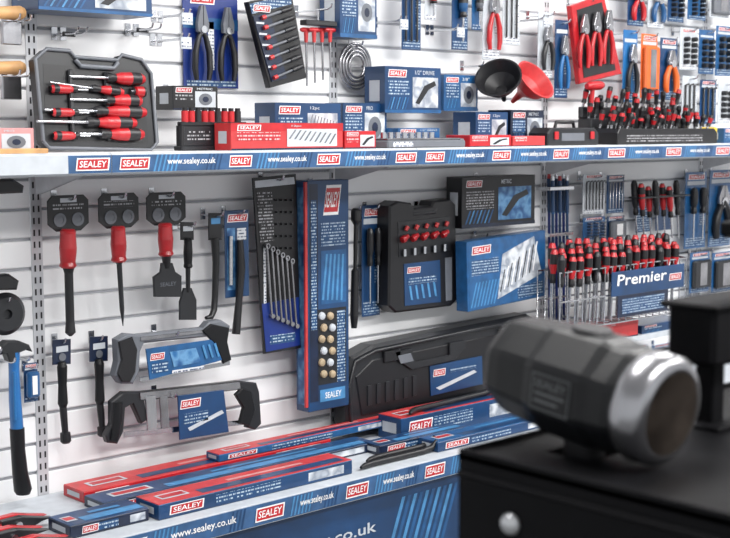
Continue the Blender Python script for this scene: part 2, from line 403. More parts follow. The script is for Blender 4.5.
# open screwdriver case
b=B('screwdriver_set_case')
O=.20; x0,x1,z0,z1=rect(38,52,156,151,O); z0=ZS+.006
b.turn((x0+x1)/2,-O,.0,z0,-.10,.03)
W_=x1-x0;H_=z1-z0
out=[(x0+.01,z0+.015),(x0+.025,z0),(x1-.02,z0),(x1,z0+.02),(x1-.008,z1-.04),(x1-.035,z1-.008),(x0+W_*.72,z1),(x0+W_*.68,z1-.014),(x0+W_*.32,z1-.014),(x0+W_*.28,z1),(x0+.03,z1),(x0,z1-.025)]
b.prism(out,-O,-O+.03,'dark',.004)
b.prism([(x0+.02,z0+.018),(x1-.025,z0+.018),(x1-.03,z1-.035),(x0+.02,z1-.035)],-O-.0006,-O+.001,'black')
b.tube([(a,-O-.003,c) for a,c in out+[out[0]]],.005,'grey',6)
b.tube([(x0+W_*.32,-O-.004,z1-.02),(x0+W_*.36,-O-.006,z1-.035),(x0+W_*.64,-O-.006,z1-.035),(x0+W_*.68,-O-.004,z1-.02)],.006,'grey',8)
for i in range(6):
    zz=z1-.062-i*(H_-.09)/5.2; L=(.21,.26,.2,.28,.27,.24)[i]; xr=x1-.035-(.0,.0,.012,.0,.03,.01)[i]
    if i==1: driver(b,(x0+.03,-O-.012,zz+.01),(x0+.03+.2,-O-.012,zz-.004),.012,'red','black',fr=.55); driver(b,(xr-.04,-O-.012,zz),(xr+.0,-O-.012,zz),.014,'red','black',fr=.1)
    else: driver(b,(xr-L,-O-.012,zz),(xr,-O-.012,zz+.004),.0165,'red','black',fr=.48)
for xx in(x0+W_*.25,x0+W_*.55): b.box(xx,xx+.012,-O-.01,-O,z0+.02,z1-.045,'dark',.003)
for i in range(3): driver(b,(x0+.13,-O-.012,z0+.03+i*.055),(x0+.03,-O-.012,z0+.028+i*.055),.011,'red','black',fr=.3)
b.done()

b=B('carded_crimping_pliers')
x0,x1,z0,z1=b.pbox(183,-14,238,88,.01,.003,'royal',.001); b.hook((x0+x1)/2,z1-.012,.04)
w_=x1-x0; b.quad(x0+.01,x1-.01,z0+.004,z0+.02,-.0138,'txtb'); b.ptag(190,-8,214,4,.013); b.pq(208,22,214,70,.013,'txtw'); b.quad(x0,x1,z0+.16,z0+.19,-.0138,'blue2')
for k in(0,1):
    pliers(b,x0+w_*(.08+.46*k),x0+w_*(.46+.46*k),z0+.02,z0+.22,-.032,'black','grey')
b.done()
carton('bit_set_carton',173,86,218,110,.14,.08,'black',1,'round',hang=True)
b=B('socket_rail')
for i in range(9):
    p=P(186+i*6.6,118,.24); b.cyl((p.x,-.235,ZS+.072),(p.x,-.235,ZS+.10),.009,'red' if i%3<2 else 'dark',12); b.cyl((p.x,-.235,ZS+.10),(p.x,-.235,ZS+.108),.007,'black',12)
p0=P(180,120,.24).x;p1=P(246,120,.24).x
b.box(p0,p1,-.244,-.226,ZS+.062,ZS+.073,'black',.002)
for xx in(p0+.006,p1-.006): b.box(xx-.005,xx+.005,-.244,-.22,ZS+.0005,ZS+.063,'black',.001)
b.box(p0,p1,-.242,-.232,ZS+.012,ZS+.062,'dark',.001); b.quad(p0+.02,p0+.09,ZS+.025,ZS+.05,-.2426,'txtk')
b.box(p0,p1,-.246,-.21,ZS+.0005,ZS+.012,'dark',.002)
b.done()
b=B('hex_key_set_case')
b.ppoly([(248,2),(292,-8),(307,78),(270,88)],.08,.02,'black',.003)
b.ppoly([(250,4),(290,-6),(292,4),(252,14)],.1,.002,'txtb',0)
b.ppoly([(253,16),(270,12),(287,78),(272,82)],.1,.003,'navy',.001)
for i in range(7):
    t=i/6; a=P(262+t*12,18+t*60,.108); c=P(291+t*11,8+t*58,.108)
    b.tube([a,c],.0035+.001*(1-t),'grey',7); b.cyl(c-(c-a)*.35,c,.007,'dark',8); b.cyl(a,a+(c-a)*.12,.006,'redl',8)
b.ptag(253,5,270,12,.103)
for i in range(5): b.pq(256+i*3,22+i*11,264+i*3,24+i*11,.1035,'offwhite')
p=P(272,-4,.09); b.hook(p.x,p.z,.08); b.done()
b=B('t_handle_key_set')
for i in range(4):
    t=P(306+i*8,30,.09+.012*(i%2)); e=P(307+i*8,86-3*i,.09+.012*(i%2))
    b.tube([t,e],.0032,'steel',7); b.rev(t+Vector((-.02,0,0)),t+Vector((.02,0,0)),[(0,.004),(.2,.007),(.8,.007),(1,.004)],'red',10)
    b.rev(t,t+Vector((0,0,-.035)),[(0,.007),(1,.005)],'redl',10)
p=P(318,10,.1); b.hook(p.x,p.z,.12); b.box(P(303,24,.1).x,P(334,24,.1).x,-.115,-.085,p.z-.045,p.z-.03,'dark',.002)
b.tube([(p.x,-.1,p.z),(p.x,-.1,p.z-.035)],.003,'chrome',6); b.done()
carton('wall_tool_carton',340,-20,377,38,.12,.09,'blue',0,'round',hang=True)
b=B('steel_wire_coil')
c=P(361,66,.05)
for r in(.062,.052,.042,.031):
    b.tube([(c.x+r*math.cos(q*math.pi/14),-.025-(.062-r)*.2,c.z+r*math.sin(q*math.pi/14)*1.1) for q in range(29)],.005,'steel',7)
b.box(c.x-.055,c.x+.055,-.028,-.022,c.z-.004,c.z+.004,'steel',.001); b.hook(c.x,c.z+.06,.02); b.done()
# shelf stock, left to right
carton('long_red_carton',231,123,343,152,.32,.07,'redl',1,'rods',lid='red',zb=ZS+.0005)
carton('blue_bit_carton',275,103,341,124,.200,.09,'blue',0,'rods',zb=ZS+.0005)
carton('red_white_carton',345,131,376,152,.31,.1,'red',1,'tool',zb=ZS+.0005)
carton('blue_drill_carton',343,103,387,133,.13,.08,'blue',0,'round',zb=ZS+.0005)
carton('heat_gun_carton',385,67,441,113,.15,.09,'blue',0,'tool',hang=True)
carton('boxed_wrench_set',444,75,478,111,.10,.06,'blue2',0,'round',hang=True)
b=B('socket_set_tray')
x0,x1,z0,z1=rect(388,136,466,150,.31); b.box(x0,x1,-.31,-.20,ZS+.0005,ZS+.022,'grey',.004); b.box(x0+.01,x1-.01,-.30,-.21,ZS+.022,ZS+.028,'steel',.002)
for i in range(8): b.cyl((x0+.02+i*.028,-.27,ZS+.028),(x0+.02+i*.028,-.27,ZS+.045),.009,'chrome',10)
b.quad(x0+.02,x0+.1,ZS+.004,ZS+.018,-.3106,'txtw'); b.done()
carton('flat_grey_carton',398,128,440,140,.18,.08,'blue2',0,None,zb=ZS+.0005)
carton('ratchet_carton',476,112,508,134,.19,.10,'blue',0,'tool',zb=ZS+.0005)
carton('impact_socket_carton',511,110,544,134,.18,.10,'navy',0,'round',zb=ZS+.0005)
carton('small_red_carton',470,135,511,150,.31,.1,'red',1,'tool',zb=ZS+.0005)
carton('white_red_carton',513,136,545,150,.30,.1,'redl',1,None,zb=ZS+.0005)
b=B('black_tool_case'); x0,x1,z0,z1=rect(548,124,599,149,.28); z0=ZS+.0005
b.prism([(x0,z0),(x1,z0),(x1,z1-.03),(x1-.02,z1-.012),(x0+.02,z1-.012),(x0,z1-.03)],-.28,-.20,'dark',.004)
b.tube([((x0+x1)/2-.05,-.24,z1-.013),((x0+x1)/2-.045,-.24,z1+.006),((x0+x1)/2+.045,-.24,z1+.006),((x0+x1)/2+.05,-.24,z1-.013)],.006,'black',8)
for xx in(x0+.03,x1-.05): b.box(xx,xx+.02,-.286,-.28,z0+.02,z0+.045,'red',.002)
b.quad(x0+.07,x1-.08,z0+.015,z0+.04,-.2806,'grey'); b.done()
for nm,u,v,m in(('black_funnel',500,84,'black'),('red_funnel',529,86,'redl')):
    b=B(nm); c=P(u,v,.17)
    ax=(Vector((-.72,-.40,.60))).normalized() if nm[0]=='b' else (Vector((.05,-.80,.60))).normalized()
    s=c-ax*.045; e=c+ax*.035
    b.rev(s,e,[(0,.013),(.15,.022),(.5,.052),(.95,.070),(.96,.076),(1,.076),(1,.070),(.55,.05),(.2,.018),(.2,.0)],m,30)
    b.rev(s-ax*.04,s,[(0,.007),(1,.013)],m,14)
    zt=c.z+.06; b.hook(c.x,zt,.06); b.tube([(c.x,-.08,zt),(c.x,-.10,zt-.004),(c.x,-.12,zt-.03)],.004,m,6)
    b.done()
UC=[('carded_hex_keys',402,-20,421,50,'blue','key','red',3),('carded_screwdriver',452,-20,468,50,'blue','driver','blue2',1),
('carded_pliers',483,-25,500,60,'offwhite','pliers','red',1),('carded_file_set',503,-15,520,45,'offwhite','key','red',3),
('carded_pliers',538,12,553,78,'offwhite','pliers','dark',1),('carded_adjustable_wrench',555,20,568,98,'blue','pliers','cyan',1),
('carded_pliers',623,30,637,102,'cyan','pliers','dark',1),('carded_utility_knife',641,34,657,98,'orange','blister','orange',1),
('carded_pliers',628,-20,644,26,'blue','pliers','red',1),('carded_pliers',648,-18,664,28,'offwhite','pliers','blue2',1),
('carded_wire_stripper',660,38,677,100,'blue','pliers','orange',1),('carded_socket_set',680,28,697,70,'offwhite','socket','red',2),
('carded_socket_set',699,30,714,74,'blue2','socket','red',2),('carded_socket_set',716,26,732,76,'blue2','socket','red',2),
('carded_drill_bits',682,76,697,122,'offwhite','key','red',3),('carded_drill_bits',700,80,716,124,'blue','key','red',3),('carded_socket_set',718,82,733,124,'offwhite','socket','red',2),
('carded_socket_set',668,-15,684,22,'blue','socket','red',2),('carded_socket_set',688,-12,706,20,'blue2','socket','red',2),('carded_socket_set',710,-10,730,18,'offwhite','blister','grey',1),
('carded_chisel',425,-15,436,20,'offwhite','driver','redl',1),('carded_small_tool',472,-10,481,30,'blue2','driver','grey',1)]
for nm,a,b_,c,d,m,t,tm,n in UC: card(nm,a,b_,c,d,.07+.02*random.random(),m,t,tm,'dark' if t in('socket','key') else 'steel',n,tagit=(c-a)>15)
for u,v in[(383,22),(440,30),(526,20),(165,40),(166,16)]:
    b=B('display_hook'); p=P(u,v,.06); b.hook(p.x,p.z,.10); b.hook(p.x+.022,p.z,.10); b.box(p.x-.006,p.x+.028,-.1405,-.138,p.z-.026,p.z+.004,'offwhite'); b.quad(p.x-.004,p.x+.026,p.z-.022,p.z-.003,-.1412,'txtw'); b.done()
b=B('red_plier_set_tray')
b.ppoly([(571,6),(604,-6),(622,74),(580,84)],.09,.02,'red',.004)
b.ppoly([(577,10),(602,2),(616,70),(584,78)],.11,.002,'dark',.001)
for i in range(3):
    x0,x1,z0,z1=rect(578+i*12,14-i*2,591+i*12,68-i*2,.125); pliers(b,x0,x1,z0,z1,-.125,'red')
p=P(590,2,.1); b.hook(p.x,p.z,.08); b.done()
b=B('screwdriver_display_stand')
x0,x1,z0,z1=rect(604,80,704,146,.24); z0=ZS+.0005
b.prism([(x0,z0),(x1,z0),(x1,z0+.04),(x1-.02,z0+.055),(x0+.01,z0+.055),(x0,z0+.04)],-.30,-.12,'black',.003)
b.box(x0+.01,x1-.01,-.18,-.12,z0+.055,z0+.09,'dark',.003)
b.box(x0+.01,x1-.01,-.14,-.12,z0+.09,z0+.13,'dark',.003)
for r_,(yy,zb) in enumerate(((-.26,z0+.055),(-.21,z0+.06),(-.16,z0+.09),(-.13,z0+.13))):
    N=16-2*(r_%2)
    for i in range(N):
        xx=x0+.02+(x1-x0-.04)*i/(N-1)+random.uniform(-.008,.008); hh=.035+.04*random.random()
        b.rev((xx,yy,zb-.01),(xx+.02*random.uniform(-1,1),yy-.012,zb+hh),[(0,.004),(.3,.0045),(.3,.009),(.5,.0075),(.8,.0105),(.97,.008),(1,0)],['chrome','red','black',('black','red')[i%3==0],('black','red','black')[i%3],'black'],9)
b.tube([(x0+.03,-.16,z0+.12),(x0+.035,-.165,z0+.2)],.008,'red'); b.rev((x0-.0,-.165,z0+.2),(x0+.09,-.165,z0+.205),[(0,.01),(.2,.016),(.8,.016),(1,.01)],'red',12)
b.quad(x0+.05,x1-.1,z0+.008,z0+.035,-.3006,'txtk'); b.done()
b=B('yellow_tape_roll'); p=P(708,134,.22); b.rev((p.x,-.25,ZS+.0305),(p.x,-.19,ZS+.0305),[(0,.012),(0,.03),(1,.03),(1,.012),(0,.012)],'yellow',20); b.done()
carton('boxed_torch',724,128,745,148,.28,.1,'blue2',0,'tool',zb=ZS+.0005)
carton('red_bit_carton',574,130,596,150,.14,.08,'red',1,'tool',zb=ZS+.0005)

# ======================= LOWER WALL =======================
def headcard(b,u0,v0,u1,v1,off):
    x0,x1,z0,z1=rect(u0,v0,u1,v1,off)
    wd=x1-x0;h=z1-z0
    b.prism([(x0,z0+h*.2),(x0+wd*.2,z0),(x1-wd*.2,z0),(x1,z0+h*.2),(x1,z1-h*.15),(x1-wd*.12,z1),(x0+wd*.12,z1),(x0,z1-h*.15)],-off-.004,-off,'black',.001)
    b.quad(x0+wd*.12,x1-wd*.12,z1-h*.40,z1-h*.22,-off-.0048,'txtk')
    b.quad(x0+wd*.3,x1-wd*.3,z1-h*.20,z1-h*.08,-off-.0048,'offwhite')
    for s in(.28,.72):
        b.rev((x0+wd*s,-off-.004,z0+h*.32),(x0+wd*s,-off-.0065,z0+h*.32),[(0,wd*.15),(1,wd*.15),(1,wd*.09),(.4,wd*.09),(.4,0)],'grey',16)
    b.hook((x0+x1)/2,z1-h*.12,off)
def pvbar(b,u,v0,u2,v1,off,prof,ms,n=12,sy=1): b.rev(P(u,v0,off),P(u2,v1,off),prof,ms,n,sy)
G=lambda r:[(0,r*.8),(.05,r*1.05),(.12,r),(.5,r*1.15),(.85,r),(.95,r*1.15),(1,r*.9)]
b=B('cold_chisel'); headcard(b,47,195,88,231,.07)
pvbar(b,68,229,68,268,.09,G(.019),'red'); pvbar(b,68.5,266,70.5,336,.09,[(0,.016),(.1,.011),(.8,.011),(.95,.0135),(1,.004)],'black'); b.done()
b=B('point_chisel'); headcard(b,98,193,138,228,.07)
pvbar(b,118,226,119,262,.09,G(.018),'red'); pvbar(b,119,260,123,326,.09,[(0,.015),(.06,.007),(.75,.006),(1,.001)],'dark'); b.done()
b=B('wide_scraper_chisel'); headcard(b,146,192,185,225,.07)
pvbar(b,165,223,166,256,.09,G(.018),'red'); pvbar(b,166,254,167,268,.09,[(0,.014),(1,.008)],'black')
b.ppoly([(162,263),(173,263),(176,272),(182,276),(182,297),(155,297),(154,277),(161,272)],.085,.008,'dark',.002)
b.ptext('SEALEY',160,282,176,286,.0935,'grey'); b.done()
b=B('putty_knife'); b.ppoly([(181,222),(194,222),(194,240),(181,240)],.06,.004,'black',.001); b.pq(183,226,193,231,.0645,'offwhite'); p=P(187,226,.06); b.hook(p.x,p.z,.06)
pvbar(b,188,238,188,268,.07,G(.011),'rubber'); pvbar(b,188,266,188,292,.07,[(0,.007),(1,.006)],'black')
b.ppoly([(184,288),(192,288),(197,300),(197,320),(180,320),(180,302)],.066,.006,'dark',.002); b.done()
b=B('pry_bar'); b.ppoly([(209,213),(222,213),(222,240),(209,240)],.06,.004,'black',.001); b.pq(211,218,220,224,.0645,'blue3'); p=P(215,216,.06); b.hook(p.x,p.z,.06)
b.tube([P(215,238,.07),P(216,262,.07),P(215,296,.07),P(214,310,.07),P(211,317,.075),P(206,318,.08)],[.012,.010,.009,.009,.008,.005],'black',10); b.done()
b=B('carded_hacksaw_blade_handle'); x0,x1,z0,z1=b.pbox(225,210,249,297,.06,.003,'blue',.001); b.hook((x0+x1)/2,z1-.01,.06)
b.ptag(227,214,247,222,.063); b.pq(227,228,235,290,.063,'photob'); b.pq(237,228,246,240,.063,'txtw')
b.tube([P(240,240,.078),P(241,268,.078),P(239,300,.078),P(236,334,.078)],[.009,.012,.010,.012],'black',10); b.tube([P(231,236,.07),P(231,285,.07)],.006,'chrome',8); b.done()
b=B('angle_bracket_tool'); b.ppoly([(-20,180),(14,179),(25,186),(24,193),(-20,195)],.10,.03,'black',.006); p=P(6,184,.1); b.hook(p.x,p.z,.08); b.done()
b=B('dust_cover_tool'); b.ppoly([(-20,276),(10,274),(20,281),(18,290),(-20,291)],.10,.03,'black',.006); p=P(3,279,.1); b.hook(p.x,p.z,.08); b.done()
b=B('grinding_disc'); c=P(6,314,.10)
b.rev((c.x,-.085,c.z),(c.x,-.11,c.z),[(0,.035),(.0,.05),(.5,.052),(.8,.045),(1,.04),(1,.012),(.6,.010),(.6,0)],'dark',32); b.hook(c.x,c.z+.03,.085); b.done()
b=B('claw_hammer')
b.tube([P(14,352,.09),P(14,372,.09),P(15,400,.09),P(17,430,.09)],[.014,.013,.015,.016],'hamblue',12)
b.tube([P(17,428,.09),P(18,450,.09),P(20,472,.09),P(23,490,.09),P(23,494,.09)],[.018,.0175,.019,.022,.017],'rubber',12)
b.ppoly([(2,346),(8,341),(20,341),(30,345),(33,352),(27,350),(20,353),(18,362),(10,362),(7,354),(2,355)],.075,.028,'dark',.004)
b.rev(P(4,350,.09),P(-8,350,.09),[(0,.01),(.3,.012),(.5,.015),(1,.015)],'steel',14)
b.tube([P(14,372,.105),P(15,420,.105)],.004,'cyan',6); p=P(13,360,.07); b.hook(p.x-.02,p.z,.08); b.hook(p.x+.02,p.z,.08); b.done()
card('carded_blade_pack',24,363,38,402,.03,'blue','blister','blue2','white',1)
for u,v0,v1 in((62,340,443),(99,337,436)):
    b=B('carded_punch'); b.ppoly([(u-9,v0),(u+9,v0-1),(u+9,v0+24),(u-9,v0+25)],.04,.004,'navy',.001); b.pq(u-6,v0+6,u+6,v0+12,.0445,'offwhite'); b.cyl(P(u,v0+17,.044),P(u,v0+17,.044)+Vector((0,-.003,0)),.010,'grey',14); p=P(u,v0+3,.04); b.hook(p.x,p.z,.02)
    pvbar(b,u,v0+22,u+1,v0+68,.05,[(0,.009),(.1,.013),(.5,.011),(.9,.013),(1,.008)],'rubber'); pvbar(b,u+1,v0+66,u+4,v1,.05,[(0,.009),(.2,.0095),(.7,.008),(.72,.013),(.95,.014),(1,.01)],'black'); b.done()
b=B('hacksaw')
b.ppoly([(118,340),(128,334),(140,335),(205,328),(210,322),(222,320),(231,326),(229,334),(223,338),(218,336),(145,343),(141,352),(140,372),(134,384),(122,384),(116,376),(119,362)],.08,.03,'grey',.005)
b.ppoly([(119,342),(133,337),(138,350),(136,372),(131,382),(122,382),(118,374),(122,360)],.11,.006,'black',.003)
b.ppoly([(203,331),(212,324),(230,328),(228,342),(232,360),(224,364),(216,345)],.11,.008,'rubber',.003)
b.ppoly([(141,337),(203,330),(203,333),(141,341)],.11,.003,'steel',.001)
b.ppoly([(140,377),(230,361),(230,365),(140,382)],.09,.003,'chrome',.0005)
b.ppoly([(146,349),(216,339),(223,360),(150,380)],.112,.004,'blue2',.001)
b.ptag(150,353,164,360,.117); b.ppoly([(170,352),(196,348),(201,362),(174,367)],.1168,.001,'photob',0); b.pq(152,362,168,372,.1172,'txtb')
for i in range(3): b.ppoly([(202+i*6,346-i),(204+i*6,345-i),(208+i*6,358-i),(206+i*6,359-i)],.118,.001,'blue3',0)
b.pq(172,368,204,371,.1175,'txtw'); p=P(170,336,.08); b.hook(p.x,p.z+.003,.08); b.done()
b=B('hacksaw')
b.ppoly([(112,402),(124,392),(143,392),(240,381),(257,383),(260,392),(262,424),(256,430),(248,428),(248,420),(252,417),(250,395),(240,390),(145,401),(148,420),(142,424),(133,404),(126,408),(124,432),(118,444),(108,443),(106,436),(112,424)],.07,.02,'dark',.004)
b.ppoly([(140,393),(240,382),(241,389),(141,400)],.09,.004,'steel',.001)
b.ppoly([(124,432),(252,419),(252,424),(124,438)],.078,.003,'chrome',.0005)
b.ppoly([(146,396),(156,395),(158,430),(148,431)],.09,.006,'chrome',.002)
b.ppoly([(160,396),(168,395),(170,428),(162,429)],.09,.006,'steel',.002)
b.tube([P(118,402,.092),P(117,420,.092),P(114,440,.092)],[.012,.013,.012],'rubber',10)
b.ppoly([(178,396),(224,390),(229,432),(180,440)],.095,.004,'blue',.001)
b.ptag(180,399,200,408,.0995); b.ppoly([(188,428),(222,410),(224,413),(190,431)],.0995,.001,'offwhite',0); b.pq(184,412,208,422,.0997,'txtb')
b.ppoly([(236,395),(243,388),(252,392),(256,410),(250,426),(240,424),(244,408)],.09,.012,'rubber',.003)
p=P(170,398,.08); b.hook(p.x,p.z+.003,.07); b.done()
b=B('carded_wrench_set')
b.ppoly([(253,178),(296,174),(301,348),(264,354)],.07,.006,'black',.001)
b.ppoly([(262,304),(299,297),(300.5,345),(266,352)],.0765,.001,'royal',0)
b.ppoly([(255,181),(294,177),(295,184),(255.5,188)],.0765,.001,'offwhite',0)
b.ppoly([(257,192),(272,191),(274,240),(260,243)],.0765,.001,'txtk',0)
for j in range(5):
    for i in range(4):
        p=P(276+i*5,200+j*12,.078); b.cyl(p,p+Vector((0,-.008,0)),.003,'dark',8)
for i in range(6):
    x=267+i*4.9; t=P(x,246+i*3,.085); e=P(x+5,316+i*2,.085)
    b.tube([t,e],.0035,'steel',7); b.rev(t+Vector((0,.006,0)),t+Vector((0,-.006,0)),[(0,.008),(1,.008),(1,.005),(.5,.005),(.5,0)],'steel',10); b.cyl(e+Vector((0,.006,0)),e+Vector((0,-.006,0)),.007,'steel',10)
b.pq(263.5,246,266,312,.0765,'txtw'); b.pq(270,334,295,343,.0775,'txtb')
p=P(275,180,.07); b.hook(p.x,p.z,.07); b.done()
b=B('tall_blue_tool_pack')
x0,x1,z0,z1=b.pbox(308,180,349,409,.05,.055,'blue',.002)
b.pbox(305.5,182,308,408,.096,.008,'redl',.001)
b.add([(x0-.0006,-.095,z0+.02),(x0-.0006,-.06,z0+.02),(x0-.0006,-.06,z1-.02),(x0-.0006,-.095,z1-.02)],[(0,1,2,3)],'photob')
b.ptag(323,185,338,215,.105)
b.pq(309.5,184,318,402,.105,'navy'); b.pq(311,200,316.5,330,.1058,'txtb')
b.pq(321,222,345,246,.105,'txtb'); b.pq(321,250,346,303,.105,'blue2')
for i in range(5): b.ppoly([(322+i*4.6,300),(324+i*4.6,300),(328+i*4,254),(326+i*4,254)],.1058,.0006,'blue3',0)
b.pq(318,308,346,383,.105,'dark'); b.pq(337,310,345,381,.1055,'txtb')
for j in range(6):
    for i in range(2):
        p=P(321.5+i*8.5+(j%2)*2,316+j*11.6,.107); b.rev(p,p+Vector((0,-.008,0)),[(0,.0125),(.7,.011),(1,.005)],'beige' if (i*2+j)%3 else 'offwhite',9)
b.pq(320,388,345,400,.105,'blue3'); b.ptext('SEALEY',325,391,341,397,.106,'white')
p=P(325,182,.07); b.hook(p.x,p.z-.01,.03); b.done()
b=B('ratchet_handle'); p=P(354,210,.06); b.hook(p.x,p.z,.05)
b.rev(p+Vector((0,-.01,.006)),P(354,328,.07),[(0,.01),(.02,.016),(.1,.016),(.14,.007),(.5,.006),(.52,.012),(.9,.013),(1,.009)],'black',12); b.done()
card('carded_pry_bar',362,205,380,316,.03,'blue','driver','dark','steel',2)
b=B('socket_set_case')
b.ppoly([(390,206),(398,201),(412,203),(414,208),(432,206),(434,201),(450,199),(456,204),(458,300),(452,306),(396,313),(389,306)],.03,.06,'black',.006)
b.tube([P(410,206,.08),P(413,214,.085),P(434,212,.085),P(437,204,.08)],.008,'dark',8)
b.ppoly([(398,222),(450,216),(451,250),(399,257)],.09,.002,'dark',.001)
for i in range(5):
    p=P(403+i*10,240-i*1.2,.092)
    b.rev(p+Vector((-.012,-.008,0)),p+Vector((.014,-.008,.012)),[(0,.010),(.4,.012),(.5,.009),(1,.007)],'red' ,10)
    b.rev(p+Vector((0,-.008,-.028)),p+Vector((0,-.008,-.05)),[(0,.006),(1,.006)],'chrome',8)
    b.rev(p+Vector((.004,-.008,.03)),p+Vector((.012,-.008,.042)),[(0,.006),(1,.007)],'redl',8)
b.ppoly([(404,264),(440,260),(441,302),(405,306)],.09,.002,'blue',.0005); b.ptag(407,267,420,273,.0925); b.pq(408,277,436,283,.0927,'txtb')
for i in range(5): b.ppoly([(409+i*6,286-i),(411+i*6,286-i),(413+i*6,300-i),(411+i*6,300-i)],.0925,.0008,'blue3',0)
b.ppoly([(445,258),(452,257),(452,300),(446,301)],.09,.001,'grey',0); p=P(424,208,.04); b.hook(p.x,p.z,.0); b.done()
carton('black_printed_carton',462,176,535,226,.11,.07,'black',3,'tool',hang=True)
b=B('drill_bit_carton'); O2=.15; x0,x1,z0,z1=rect(466,236,547,304,O2); cx=(x0+x1)/2; b.hook(cx,z1-.012,.02); b.box(cx-.03,cx+.03,-.10,-.01,z1-.03,z1-.006,'chrome')
b.turn(cx,-O2,.03,(z0+z1)/2,0,-.04); b.box(x0,x1,-O2,-.10,z0,z1,'blue2',.002); y=-O2-.001; w_=x1-x0;h_=z1-z0
b.quad(x0+w_*.02,x1-w_*.02,z0+h_*.03,z0+h_*.97,y,'blue2'); b.tag(x0+w_*.05,x0+w_*.28,z1-h_*.2,z1-h_*.08,y-.0005)
b.quad(x0+w_*.05,x0+w_*.38,z0+h_*.5,z1-h_*.28,y-.0007,'txtb'); b.quad(x0+w_*.62,x1-w_*.05,z0+h_*.05,z0+h_*.24,y-.0007,'txtb')
for i in range(8): a=x0+w_*(.03+.04*i); b.quad(a,a+w_*.015,z0+h_*.05,z0+h_*.4,y-.0006,'blue3',w_*.07)
b.add([(x0+w_*.36,y-.0009,z0+h_*.10),(x1-w_*.06,y-.0009,z0+h_*.36),(x1-w_*.16,y-.0009,z1-h_*.06),(x0+w_*.43,y-.0009,z1-h_*.25)],[(0,1,2,3)],'photo')
for i in range(10):
    a=x0+w_*(.39+.047*i); zz=z0+h_*(.2+.025*i); b.quad(a,a+w_*.014,zz,zz+h_*(.32+.012*i),y-.0014,'white' if i%2 else 'dark',w_*.06)
b.done()
b=B('long_molded_case')
b.ppoly([(346,382),(352,357),(374,345),(478,324),(528,314),(541,322),(543,384),(532,396),(500,402),(357,430),(348,426)],.035,.06,'dark',.010)
b.ppoly([(356,377),(373,360),(470,340),(529,328),(529,379),(500,387),(362,416)],.095,.004,'black',.003)
b.tube([P(349,387,.10),P(355,362,.10),P(375,351,.10),P(478,329,.10),P(527,319,.10),P(538,326,.10),P(539,382,.10),P(500,398,.10),P(359,426,.10),P(351,422,.10),P(349,387,.10)],.006,'dark',8)
for u,v in((385,352),(500,330)): b.ppoly([(u,v),(u+16,v-3),(u+16,v+8),(u,v+11)],.095,.012,'black',.003)
b.ppoly([(395,352),(412,349),(416,362),(450,355),(450,343),(466,340),(466,347),(455,360),(412,370),(398,360)],.101,.006,'dark',.002)
b.ppoly([(398,356),(411,353),(414,361),(401,364)],.106,.002,'grey',.001)
for i in range(6): u=368+i*9; b.ppoly([(u,386-i*2),(u+4,385-i*2),(u+4,405-i*1.9),(u,406-i*1.9)],.099,.004,'dark',.0015)
b.ppoly([(430,366),(482,356),(483,384),(431,396)],.100,.003,'blue',.0005); b.ptag(433,369,445,376,.1035)
b.ppoly([(436,388),(474,370),(477,372),(440,390)],.1038,.0008,'offwhite',0); b.pq(450,366,476,370,.104,'txtb')
p=P(400,358,.04); b.hook(p.x,p.z-.02,.01); b.hook(p.x+.3,p.z-.02,.01); b.done()
b=B('long_drill_rod_bundle')
for i in range(6):
    x=549+i*3.6; t=P(x,174+2*(i%2),.03+.02*(i%2)); e=P(x+.5,320,.03+.02*(i%2))
    b.rev(t,e,[(0,.006),(.03,.0075),(.25,.0075),(.26,.0055),(1,.0055)],['red' if i%3==0 else 'chrome','blue','blue2','blue' if i%2 else 'royal'],10)
p0=P(547,185,.05).x;p1=P(571,185,.05).x
for v in(190,236): z=P(560,v,.06).z; b.box(p0,p1,-.065,-.06,z,z+.012,'chrome',.001); b.box(p0,p0+.005,-.06,-.001,z,z+.012,'chrome'); b.box(p1-.005,p1,-.06,-.001,z,z+.012,'chrome')
b.done()
card('carded_bit_set',583,174,605,214,.07,'offwhite','key','red','dark',6)
card('carded_bit_set',607,175,624,213,.07,'blue','key','red','steel',5)
card('carded_bit_set',583,217,605,240,.06,'blue2','socket','red','steel',3)
card('carded_bit_set',607,216,624,240,.06,'blue','blister','grey','white',1)
b=B('hanging_screwdriver_set')
for i in range(7):
    yy=.10+.025*(i%2); driver(b,P(637+i*7,238,yy),P(634+i*7,180+3*(i%3),yy),.013,'red' if i%3 else 'dark','black',fr=.4)
p0=P(632,188,.1).x;p1=P(682,188,.1).x; z=P(655,196,.1).z
b.box(p0,p1,-.14,-.085,z-.004,z+.002,'dark',.001); b.box(p0,p1,-.085,-.02,z-.004,z-.001,'chrome')
for i in range(7): b.hook(P(637+i*7,176,.02).x,z-.003,.0)
b.pbox(636,196,652,232,.04,.003,'txtb',.001); b.pbox(656,196,672,230,.04,.003,'blue',.001); b.done()
b=B('screwdriver_wire_rack')
O1=.27; YB=-.175
xa=P(560,270,O1).x;xb=P(686,270,O1).x;zt=P(620,266,O1).z;zb=P(620,322,O1).z
for yy in(-O1,YB):
    for zz in(zt,(zt+zb)/2,zb): b.tube([(xa,yy,zz),(xb,yy,zz)],.0035,'chrome',6)
for i in range(19):
    xx=xa+(xb-xa)*i/18; b.tube([(xx,-O1,zt),(xx,-O1,zb),(xx,YB,zb),(xx,YB,zt)],.0025,'chrome',6)
for xx in(xa+.30,xb): b.tube([(xx,-O1,zt),(xx,-.005,zt+.02)],.004,'chrome',6); b.tube([(xx,-O1,zb),(xx,-.005,zb)],.004,'chrome',6)
